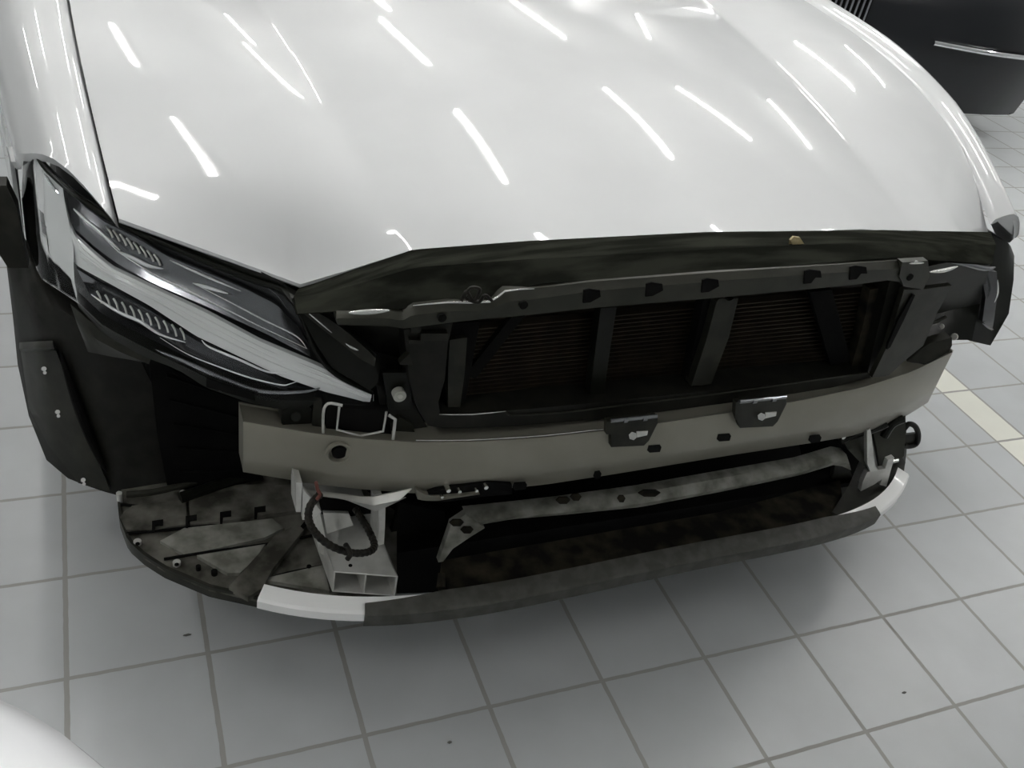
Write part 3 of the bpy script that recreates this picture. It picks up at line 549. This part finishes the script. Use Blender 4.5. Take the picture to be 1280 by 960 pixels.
# ---------- undertray
TR = .19
tray = part('undertray', 'dust', car, lambda bm: zpoly(bm, [(146, 622), (150, 650), (160, 678), (180, 697), (205, 713), (262, 737), (320, 750), (400, 752), (470, 756), (496, 740), (496, 640), (440, 600), (330, 588), (240, 598), (152, 612)], TR))
TR2 = TR + .004
for pl in ([(158, 667), (230, 660), (330, 645), (420, 628)], [(205, 699), (260, 690), (335, 680), (392, 669)], [(336, 724), (360, 716), (412, 706)], [(150, 630), (190, 634), (230, 628)]):
    part('tray_groove', 'dark', tray, lambda bm: tube(bm, [A(a, b_, z=TR2) for a, b_ in pl], .0026, k=3, n=6))
part('tray_panel', 'dustlight', tray, lambda bm: zpoly(bm, [(200, 676), (230, 660), (340, 648), (355, 660), (330, 672), (232, 694)], TR + .006, .006))
part('tray_panel', 'dustlight', tray, lambda bm: zpoly(bm, [(246, 694), (332, 680), (318, 700), (300, 716), (284, 716)], TR + .008, .008))
part('tray_panel', 'dustlight', tray, lambda bm: zpoly(bm, [(334, 722), (404, 706), (412, 738), (350, 728), (326, 724)], TR + .008, .008))
part('tray_panel', 'dust', tray, lambda bm: zpoly(bm, [(165, 600 + 32), (232, 624), (234, 655), (192, 662), (158, 662), (150, 646)], TR + .008, .008))
part('tray_panel', 'dust', tray, lambda bm: zpoly(bm, [(236, 620), (300, 606), (380, 606), (380, 636), (275, 652), (238, 655)], TR + .01, .01))
part('tray_brace', 'dust', tray, lambda bm: zpoly(bm, [(286, 733), (300, 718), (345, 668), (372, 655), (380, 662), (340, 712), (328, 735), (310, 746)], TR + .014, .012))
part('brace_shade_line', 'dark', tray, lambda bm: tube(bm, [A(a, b_, z=TR2 + .004) for a, b_ in ((382, 654), (352, 690), (326, 726))], .004, k=2, n=6))  # dark tube laid on the tray as painted shade beside the brace
for a, b_ in ((190, 651), (232, 645), (275, 640), (318, 634)):
    part('tray_notch', 'dark', tray, lambda bm: zpoly(bm, [(a, b_), (a + 14, b_ - 2), (a + 14, b_ + 5), (a + 4, b_ + 6), (a + 3, b_ + 14), (a, b_ + 14)], TR + .0115, .002))
for a, b_ in ((172, 680), (221, 706)):
    nut = part('tray_grommet', 'alu', tray, lambda bm: cyl(bm, A(a, b_, z=TR + .001), A(a, b_, z=TR + .001) + Vector((0, 0, .007)), .0062, n=18))
    part('grommet_hole', 'dark', nut, lambda bm: cyl(bm, A(a, b_, z=TR + .008), A(a, b_, z=TR + .008) + Vector((0, 0, .0012)), .0035, n=14))
for a, b_, r in ((268, 718, .005), (303, 737, .005), (248, 712, .004), (386, 712, .004)):
    part('tray_hole', 'dark', tray, lambda bm: cyl(bm, A(a, b_, z=TR + .001), A(a, b_, z=TR + .001) + Vector((0, 0, .0085)), r, n=12))
part('tray_edge', 'olive', tray, lambda bm: solid_grid(bm, [[p + Vector((0, 0, h)) for p in resample([A(a, b_, z=TR) for a, b_ in ((146, 618), (149, 650), (160, 679), (180, 697), (205, 713), (262, 737), (322, 750))], 24)] for h in (.006, -.018)], (.004, .004, 0)), smooth=True)
for a, b_ in ((150, 628), (229, 626)):
    part('tray_stud', 'alu', tray, lambda bm: cyl(bm, A(a, b_, z=TR), A(a, b_, z=TR) + Vector((0, 0, .022)), .005, n=10))
part('tray_bar', 'olive', tray, lambda bm: tube(bm, [A(a, b_, z=TR + .02) for a, b_ in ((158, 618), (190, 615), (222, 608), (245, 602))], .006, k=3))
part('tray_bar', 'gloss', tray, lambda bm: tube(bm, [A(a, b_, z=TR + .015) for a, b_ in ((225, 622), (250, 614), (290, 600), (320, 592))], .010, k=3))
# right end of the tray
part('undertray_end', 'olive', car, lambda bm: zpoly(bm, [(1062, 605), (1075, 575), (1120, 560), (1132, 578), (1128, 592), (1100, 620), (1050, 645), (1040, 640)], .20))
# ---------- lip: white spoiler with a grey rubber cover on its middle
LIPP = [A(a, b_, z=.222) for a, b_ in ((322, 747), (355, 755), (389, 760), (420, 762), (454, 763), (520, 761), (596, 754), (717, 727), (800, 711), (880, 696), (960, 680), (1024, 664), (1080, 648), (1103, 640), (1120, 620), (1137, 592))]
lip_fit = fit([(p.x - XC, p.y) for p in LIPP] + [(LIPP[-1].x - XC, LIPP[-1].y), (LIPP[0].x - XC, LIPP[0].y)], 6)
def f_lip(x, z): return lip_fit(x - XC)
LZ = .222
XA, XB = LIPP[0].x, LIPP[-1].x
def lipsec(bm, x0, x1, prof, n=60, fl=f_lip, taper=0):
    G = []
    for d, z in prof:
        G.append([])
    for i in range(n + 1):
        x = x0 + (x1 - x0) * i / n; e = .004; tx = Vector((1, (fl(x + e, 0) - fl(x - e, 0)) / (2 * e), 0)).normalized(); nn = Vector((tx.y, -tx.x, 0))
        for k, (d, z) in enumerate(prof):
            if taper and d < -.01: d += .017 * max(0, 1 - min(x - x0, x1 - x) / taper)
            G[k].append(Vector((x, fl(x, 0), z)) + nn * d)
    F = [[bm.verts.new(p) for p in r] for r in G]; m_ = len(prof)
    for k in range(m_):
        for i in range(n): bm.faces.new((F[k][i], F[k][i + 1], F[(k + 1) % m_][i + 1], F[(k + 1) % m_][i]))
    bm.faces.new([F[k][0] for k in range(m_)][::-1]); bm.faces.new([F[k][-1] for k in range(m_)])
lip = part('spoiler_lip', 'lipwhite', car, lambda bm: lipsec(bm, XA, XB, [(-.026, LZ + .003), (-.002, LZ - .002), (.002, LZ - .006), (.002, LZ - .022), (-.022, LZ - .022)]), smooth=True, angle=30)
XC0, XC1 = A(455, 760, z=LZ).x, A(1103, 645, z=LZ).x
part('rubber_cover', 'liprub', lip, lambda bm: lipsec(bm, XC0, XC1, [(-.0285, LZ + .001), (-.0275, LZ + .0065), (.002, LZ + .001), (.007, LZ - .003), (.005, LZ - .030), (.0025, LZ - .030), (.0025, LZ - .004)], taper=.13), smooth=True, angle=30)
# ---------- crash box under the beam (two-cell aluminium extrusion)
def frame_box(bm, o, ex, ey, ez, wall=.003):
    "open-ended two-cell tube: o = front lower left corner, ex width, ey length (back), ez height"
    o, ex, ey, ez = map(Vector, (o, ex, ey, ez)); ux, uz = ex.normalized() * wall, ez.normalized() * wall
    def slab(p, a, b_):
        q = [p, p + a, p + a + b_, p + b_]; F = [bm.verts.new(v_) for v_ in q]; B = [bm.verts.new(v_ + ey) for v_ in q]
        bm.faces.new(F); bm.faces.new(B[::-1])
        for i in range(4): bm.faces.new((F[i], B[i], B[(i + 1) % 4], F[(i + 1) % 4]))
    slab(o, ex, uz); slab(o + ez - uz, ex, uz); slab(o, ux, ez); slab(o + ex - ux, ux, ez); slab(o + ex * .5 - ux * .5, ux, ez)
fl_ = A(415, 740, z=.205); fr2 = A(494, 746, z=.205); ftl = A(413, 712, y=fl_.y - 0)
E_x = fr2 - fl_; tl = A(413, 715, y=fl_.y)
hgt = tl.z - fl_.z
box = part('crash_box', 'alu', car, lambda bm: frame_box(bm, fl_, E_x, Vector((.0 - .01, .21, .0)), (0, 0, hgt)))
bevel(box, .001, 1)
part('box_back', 'dark', box, lambda bm: bx(bm, fl_ + E_x * .5 + Vector((-.005, .10, hgt * .5)), (E_x.length * .9, .004, hgt * .9)))
part('box_hole', 'dark', box, lambda bm: cyl(bm, A(438, 707, z=fl_.z + hgt) - Vector((0, 0, .002)), A(438, 707, z=fl_.z + hgt) + Vector((0, 0, .0008)), .0032, n=10))
zt = fl_.z + hgt
# box bracket uprights to the beam
def f_up(x, z): return -.055
part('support_bracket', 'alu', car, lambda bm: (
    sheet(bm, [([(370, 603), (378, 604)], f_up), ([(370, 640), (376, 640)], f_up)], off=(0, .04, 0), nu=3),
    sheet(bm, [([(382, 612), (420, 617), (462, 622), (515, 611)], off(f_beam, -.002)), ([(398, 620), (430, 624), (466, 632), (500, 625)], off(f_beam, -.014)), ([(400, 616), (430, 624), (470, 640), (508, 622)], off(f_beam, .0))], off=(0, .006, -.004), nu=14, nv=2),
    sheet(bm, [([(473, 636), (482, 630)], off(f_beam, .0)), ([(474, 660), (481, 660)], off(f_beam, .01)), ([(472, 682), (480, 680)], off(f_beam, .02))], off=(0, .05, 0), nu=3)), smooth=True, angle=30)
part('support_rib', 'alu', car, lambda bm: poly(bm, [(378, 610), (402, 640), (392, 648), (378, 650)], f_up, (0, .01, 0)))
part('box_side', 'alu', car, lambda bm: sheet(bm, [([(390, 640), (400, 642)], lambda x, z: -.0), ([(398, 690), (414, 700)], lambda x, z: -.03)], off=(0, .006, 0), nu=4))
part('support_plate', 'alu', car, lambda bm: sheet(bm, [([(404, 641), (436, 642)], lambda x, z: .02), ([(408, 665), (446, 668)], lambda x, z: .0), ([(424, 690), (458, 690)], lambda x, z: -.02)], off=(0, .006, 0), nu=4))
part('support_shadow_plate', 'dark', car, lambda bm: poly(bm, [(398, 620), (474, 634), (474, 690), (455, 690), (437, 643), (402, 643)], lambda x, z: .03, (0, .006, 0)))  # dark sheet put in as the shade behind the supports
# hose loop
part('hose', 'hose', car, lambda bm: tube(bm, [S(a, b_, lambda x, z, q=q: q) for a, b_, q in ((400, 618, -.10), (388, 632, -.12), (386, 650, -.135), (396, 668, -.145), (415, 683, -.145), (440, 691, -.14), (460, 690, -.13), (468, 682, -.11), (462, 665, -.08), (452, 648, -.05), (444, 636, -.03))], .0052, k=7, ribs=1), smooth=False)
part('hose_clip', 'hose', car, lambda bm: tube(bm, [S(a, b_, lambda x, z: -.146) for a, b_ in ((432, 681), (438, 692), (434, 699))], .004, k=3))
part('wire', 'red', car, lambda bm: tube(bm, [S(a, b_, lambda x, z: -.115) for a, b_ in ((395, 603), (397, 612), (400, 618), (396, 624))], .0026, k=4))
# ---------- lower intake frame
def f_du(x, z): return -.060 + .12 * at(x) ** 2
duct = part('intake_frame', 'dustlight', car, lambda bm: (
    sheet(bm, [([(582, 643), (640, 637), (700, 630), (800, 616), (900, 598), (1000, 580), (1046, 566), (1058, 568)], f_du), ([(596, 652), (640, 646), (700, 641), (800, 630), (900, 612), (1000, 590), (1046, 576), (1062, 580)], off(f_du, -.014)), ([(600, 656), (640, 649), (700, 644), (800, 634), (900, 615), (1000, 594), (1046, 580), (1064, 588)], off(f_du, -.006))], off=(0, .02, 0), nu=40, nv=2),
    sheet(bm, [([(582, 643), (600, 655)], f_du), ([(564, 655), (606, 660)], off(f_du, -.002)), ([(560, 668), (590, 670)], off(f_du, -.004)), ([(553, 688), (566, 686)], off(f_du, -.008)), ([(548, 703), (554, 702)], off(f_du, -.012))], off=(0, .012, 0), nu=10, nv=3)), smooth=True, angle=40)
for a, b_, r in ((571, 654, 9), (584, 663, 8), (704, 626, 9), (720, 622, 7), (777, 624, 5), (812, 617, 14)):
    part('frame_recess', 'dirt', duct, lambda bm: poly(bm, [(a - r, b_), (a - r * .5, b_ - 4), (a + r * .6, b_ - 4), (a + r, b_ - 1), (a + r * .5, b_ + 4), (a - r * .5, b_ + 4)], off(f_du, -.016), (0, .003, 0)))
part('intake_dark_backing', 'dark', car, lambda bm: sheet(bm, [([(560, 650), (800, 625), (1060, 575)], lambda x, z: .06), ([(555, 740), (800, 690), (1060, 640)], lambda x, z: .06)], off=(0, .01, 0), nu=20))
part('intake_dark_backing', 'dark', car, lambda bm: poly(bm, [(1000, 548), (1060, 540), (1100, 536), (1104, 600), (1056, 625), (1010, 600)], lambda x, z: .075, (0, .01, 0)))  # dark plate added to hide the floor and darken the gap
part('intake_floor', 'dirt', car, lambda bm: zpoly(bm, [(548, 744), (640, 730), (720, 715), (880, 686), (1020, 654), (1055, 640), (1050, 600), (900, 640), (700, 675), (590, 694), (552, 700)], .195, .01))
part('intake_post', 'dirt', duct, lambda bm: cyl(bm, A(551, 735, z=.20), A(551, 722, z=.20) + Vector((0, 0, .01)), .008, .006, n=10))
part('intake_side', 'dark', car, lambda bm: poly(bm, [(500, 628), (556, 640), (552, 740), (496, 742), (482, 690)], lambda x, z: .04, (0, .01, 0)))
part('intake_side', 'olive', car, lambda bm: sheet(bm, [([(1046, 572), (1062, 585)], lambda x, z: .0), ([(1040, 600), (1070, 612)], lambda x, z: .02), ([(1048, 640), (1060, 640)], lambda x, z: .0)], off=(0, .01, 0), nu=6))
# ---------- right end hardware
def f_rt(x, z): return -.02
part('crash_box', 'graypl', car, lambda bm: (sheet(bm, [([(1050, 545), (1070, 538), (1086, 536)], f_rt), ([(1060, 562), (1078, 560), (1090, 572)], off(f_rt, -.02)), ([(1085, 588), (1098, 590), (1106, 598)], off(f_rt, -.03))], off=(0, .04, 0), nu=8),
    sheet(bm, [([(1090, 534), (1110, 528), (1132, 520)], off(f_rt, .02)), ([(1095, 556), (1115, 552), (1132, 545)], off(f_rt, -.0)), ([(1100, 590), (1112, 585), (1130, 570)], off(f_rt, -.01))], off=(0, .04, 0), nu=8)), smooth=True, angle=30)
part('gusset', 'alu', car, lambda bm: (poly(bm, [(1084, 538), (1088, 536), (1094, 582), (1098, 588), (1088, 590), (1084, 580)], off(f_rt, -.035), (0, .01, 0)), poly(bm, [(1084, 590), (1106, 586), (1110, 594), (1092, 606), (1076, 614), (1078, 604)], off(f_rt, -.03), (0, .01, 0)), poly(bm, [(1110, 575), (1118, 572), (1108, 608), (1100, 606)], off(f_rt, -.03), (0, .01, 0))))
part('end_plate', 'olive', car, lambda bm: sheet(bm, [([(1120, 528), (1132, 520), (1134, 560), (1130, 590)], lambda x, z: .04), ([(1100, 600), (1096, 606), (1090, 612), (1084, 620)], lambda x, z: -.02)], off=(0, .01, 0), nu=8))
hook = part('towing_hook', 'matte', car, lambda bm: tube(bm, [S(a, b_, lambda x, z: .03) for a, b_ in ((1130, 536), (1136, 530), (1144, 533), (1148, 544), (1145, 555), (1134, 558), (1129, 556))], .006, k=4), smooth=True)
part('hook_web', 'olive', hook, lambda bm: poly(bm, [(1130, 544), (1146, 542), (1145, 555), (1132, 556)], lambda x, z: .032, (0, .006, 0)))
for a, b_, r in ((1063, 537, .0048), (1092, 531, .0055), (1055, 547, .006), (1081, 533, .003)):
    part('rivet', 'steel', beam, lambda bm: cyl(bm, S(a, b_, lambda x, z: -.045) + Vector((0, .03, 0)), S(a, b_, lambda x, z: -.045), r, r * .8, n=10))
part('bolt', 'steel', car, lambda bm: tube(bm, [S(1112, 577, lambda x, z: -.045), S(1122, 575, lambda x, z: -.045)], .0045, k=1))
part('rivet_plate', 'gloss', car, lambda bm: (tube(bm, [S(a, b_, off(f_rt, -.01)) for a, b_ in ((1050, 552), (1062, 546), (1080, 541), (1100, 534), (1108, 530))], .007, k=3), tube(bm, [S(a, b_, off(f_rt, -.005)) for a, b_ in ((1105, 545), (1115, 530), (1128, 524))], .009, k=3)))
# ---------- right headlight area seen edge-on
def rp(px, y): return A(px[0], px[1], y=y)
part('headlight', 'gloss', car, lambda bm: sheet(bm, [([(1196, 300), (1240, 294), (1262, 304), (1268, 320)], lambda x, z: .16), ([(1200, 340), (1235, 335), (1258, 345), (1267, 350)], lambda x, z: .13), ([(1210, 380), (1235, 385), (1250, 390), (1261, 392)], lambda x, z: .11), ([(1196, 420), (1212, 426), (1238, 432), (1248, 415)], lambda x, z: .10)], off=(0, .06, 0), nu=14, nv=3), smooth=True, angle=60)
part('side_bracket', 'bezel', car, lambda bm: sheet(bm, [([(1226, 338), (1246, 340)], lambda x, z: .085), ([(1232, 372), (1247, 366)], lambda x, z: .08), ([(1228, 402), (1243, 398)], lambda x, z: .08), ([(1238, 412), (1240, 414)], lambda x, z: .09)], off=(0, .01, 0), nu=6, nv=3), smooth=True)
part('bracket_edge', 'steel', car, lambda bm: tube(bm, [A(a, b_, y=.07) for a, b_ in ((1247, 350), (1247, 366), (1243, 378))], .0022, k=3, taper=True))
part('bracket_edge', 'smoke', car, lambda bm: tube(bm, [A(a, b_, y=.07) for a, b_ in ((1228, 404), (1236, 410), (1242, 412))], .002, k=3, taper=True))
part('cross_rod', 'smoke', car, lambda bm: tube(bm, [A(a, b_, y=.0) for a, b_ in ((1185, 327), (1205, 330), (1230, 336), (1244, 334))], .005, k=3, taper=True))
part('inner_panel', 'gloss', car, lambda bm: sheet(bm, [([(1150, 335), (1200, 325), (1240, 322)], lambda x, z: .06), ([(1160, 395), (1200, 385), (1225, 380)], lambda x, z: .10), ([(1150, 425), (1190, 425), (1215, 425)], lambda x, z: .06)], off=(0, .02, 0), nu=10), smooth=True)
part('end_cover', 'olive', car, lambda bm: sheet(bm, [([(1130, 452), (1160, 430), (1190, 422)], lambda x, z: -.01), ([(1118, 462), (1150, 450), (1190, 432)], lambda x, z: -.02), ([(1100, 472), (1140, 466), (1186, 440)], lambda x, z: -.03)], off=(0, .02, 0), nu=8, nv=3), smooth=True)
for a, b_, r in ((1177, 408, .0055), (1193, 421, .0075)):
    part('cap_bolt', 'boltw', car, lambda bm: cyl(bm, A(a, b_, y=.03), A(a, b_, y=.0), r, r * .7, n=10))
part('mount_lever', 'olive', car, lambda bm: tube(bm, [A(a, b_, y=.01) for a, b_ in ((1160, 404), (1170, 402), (1182, 396))], .004, k=2))
part('sticker', 'tape', car, lambda bm: poly(bm, [(988, 300), (992, 296), (1000, 297), (1006, 306), (1008, 318), (1000, 317), (987, 317), (992, 309)], lambda x, z: .55 * YF(at(x)) + .45 * f_bar(x, z) - .022, (0, .003, 0)))
# ------------------------------------------------------------------ the dark car behind
dc = empty('dark_car', (3.05, 2.2, 0), 'black car parked further back with a chrome strip low on its front', 'car')
def sheetw(bm, s_): solid_grid(bm, [[Vector((3.05 + s_ * a, 2.20 + .22 * (a / .99) ** 3, z)) for a in (.5, .65, .8, .9)] for z in (.43, .36, .30)], (0, .02, 0))
def dbody(bm):
    rows = []
    prof = [(2.40, .13, .93), (2.24, .17, .97), (2.19, .40, .99), (2.20, .58, 1.0), (2.26, .72, .99), (2.40, .82, .96), (3.0, .92, .93), (3.4, .98, .9), (4.1, 1.40, .66), (5.3, 1.42, .66), (6.2, .98, .85), (6.6, .9, .9), (6.65, .3, .9)]
    for y, z, wd in prof:
        rows.append([Vector((3.05 + wd * q, y + .22 * abs(q) ** 3 * (1 if y < 3 else 0), z - .03 * abs(q) ** 4)) for q in [-1 + i / 8 for i in range(17)]])
    solid_grid(bm, rows, (0, .03, -.02))
part('body', 'blackpaint', dc, dbody, smooth=True, angle=50)
for s_ in (-1, 1):
    part('body_side', 'blackpaint', dc, lambda bm: solid_grid(bm, [[Vector((3.05 + s_ * a, y, z)) for y in (2.45, 3.5, 5.0, 6.6)] for a, z in ((.93, .88), (.99, .7), (.98, .4), (.90, .2))], (-s_ * .03, 0, 0)), smooth=True)
    part('chrome_strip', 'chrome', dc, lambda bm: tube(bm, [(3.05 + s_ * .20, 2.185, .478), (3.05 + s_ * .50, 2.19, .470), (3.05 + s_ * .80, 2.27, .458), (3.05 + s_ * .97, 2.36, .448), (3.05 + s_ * 1.0, 2.50, .445)], .012, k=5), smooth=True)
def _w(bm, x, y): tyre(bm, x - .11, x + .11, y, .33)
for x, y in ((2.2, 3.0), (3.9, 3.0), (2.2, 5.8), (3.9, 5.8)):
    t_ = part('tyre', 'rubber', dc, lambda bm: _w(bm, x, y)); part('rim', 'smoke', t_, lambda bm: rim(bm, x - .11, x + .11, y, .33))
gr = part('grille', 'dark', dc, lambda bm: bx(bm, (2.72, 2.2, .56), (.34, .03, .34)))
for i in range(13):
    part('grille_bar', 'smoke', gr, lambda bm: bx(bm, (2.56 + i * .026, 2.18, .56), (.009, .02, .33)))
part('underbody', 'dark', dc, lambda bm: bx(bm, (3.05, 4.4, .2), (1.5, 3.8, .02)))
dc.location = (3.43, 2.30, 0); dc.rotation_euler = (0, 0, math.radians(-14))
# ------------------------------------------------------------------ white panel at the lower left, close to the camera
pn = part('body_panel', 'panelwhite', None, lambda bm: None) if False else None
def wpanel(bm):
    # a rounded bumper corner: upright shell, top edge rolled over
    n = 28; G = []
    cx, cy = -.235, -.72; R = .395
    prof = [(1.0, .02), (1.0, .25), (.995, .42), (.97, .50), (.92, .555), (.84, .59), (.70, .61), (.5, .62)]
    for rr, z in prof:
        G.append([Vector((cx + R * rr * math.cos(math.radians(-75 + 190 * i / n)), cy + R * rr * math.sin(math.radians(-75 + 190 * i / n)), z)) for i in range(n + 1)])
    solid_grid(bm, G, (0, 0, -.012))
o = part('body_panel', 'panelwhite', None, wpanel, smooth=True, angle=60)
tag(o, 'white rounded car body panel cut off by the bottom left corner of the photo', 'car body panel')
for k, (a, b_) in enumerate(((562, 928), (1130, 866), (234, 794))):
    P = A(a, b_, z=0)
    o = part('dirt_fleck', 'speck', None, lambda bm: [bmesh.ops.create_icosphere(bm, subdivisions=1, radius=.0035, matrix=Matrix.Translation(P + Vector((0, 0, .0008))) @ Matrix.Diagonal((1.3 + .5 * k, .8, .3, 1)))])
    tag(o, ('dark dirt fleck on the floor tile nearest the bottom edge', 'curved dark dirt fleck on a tile at the lower right', 'small grey dirt fleck on a tile below the left undertray')[k], 'dirt')
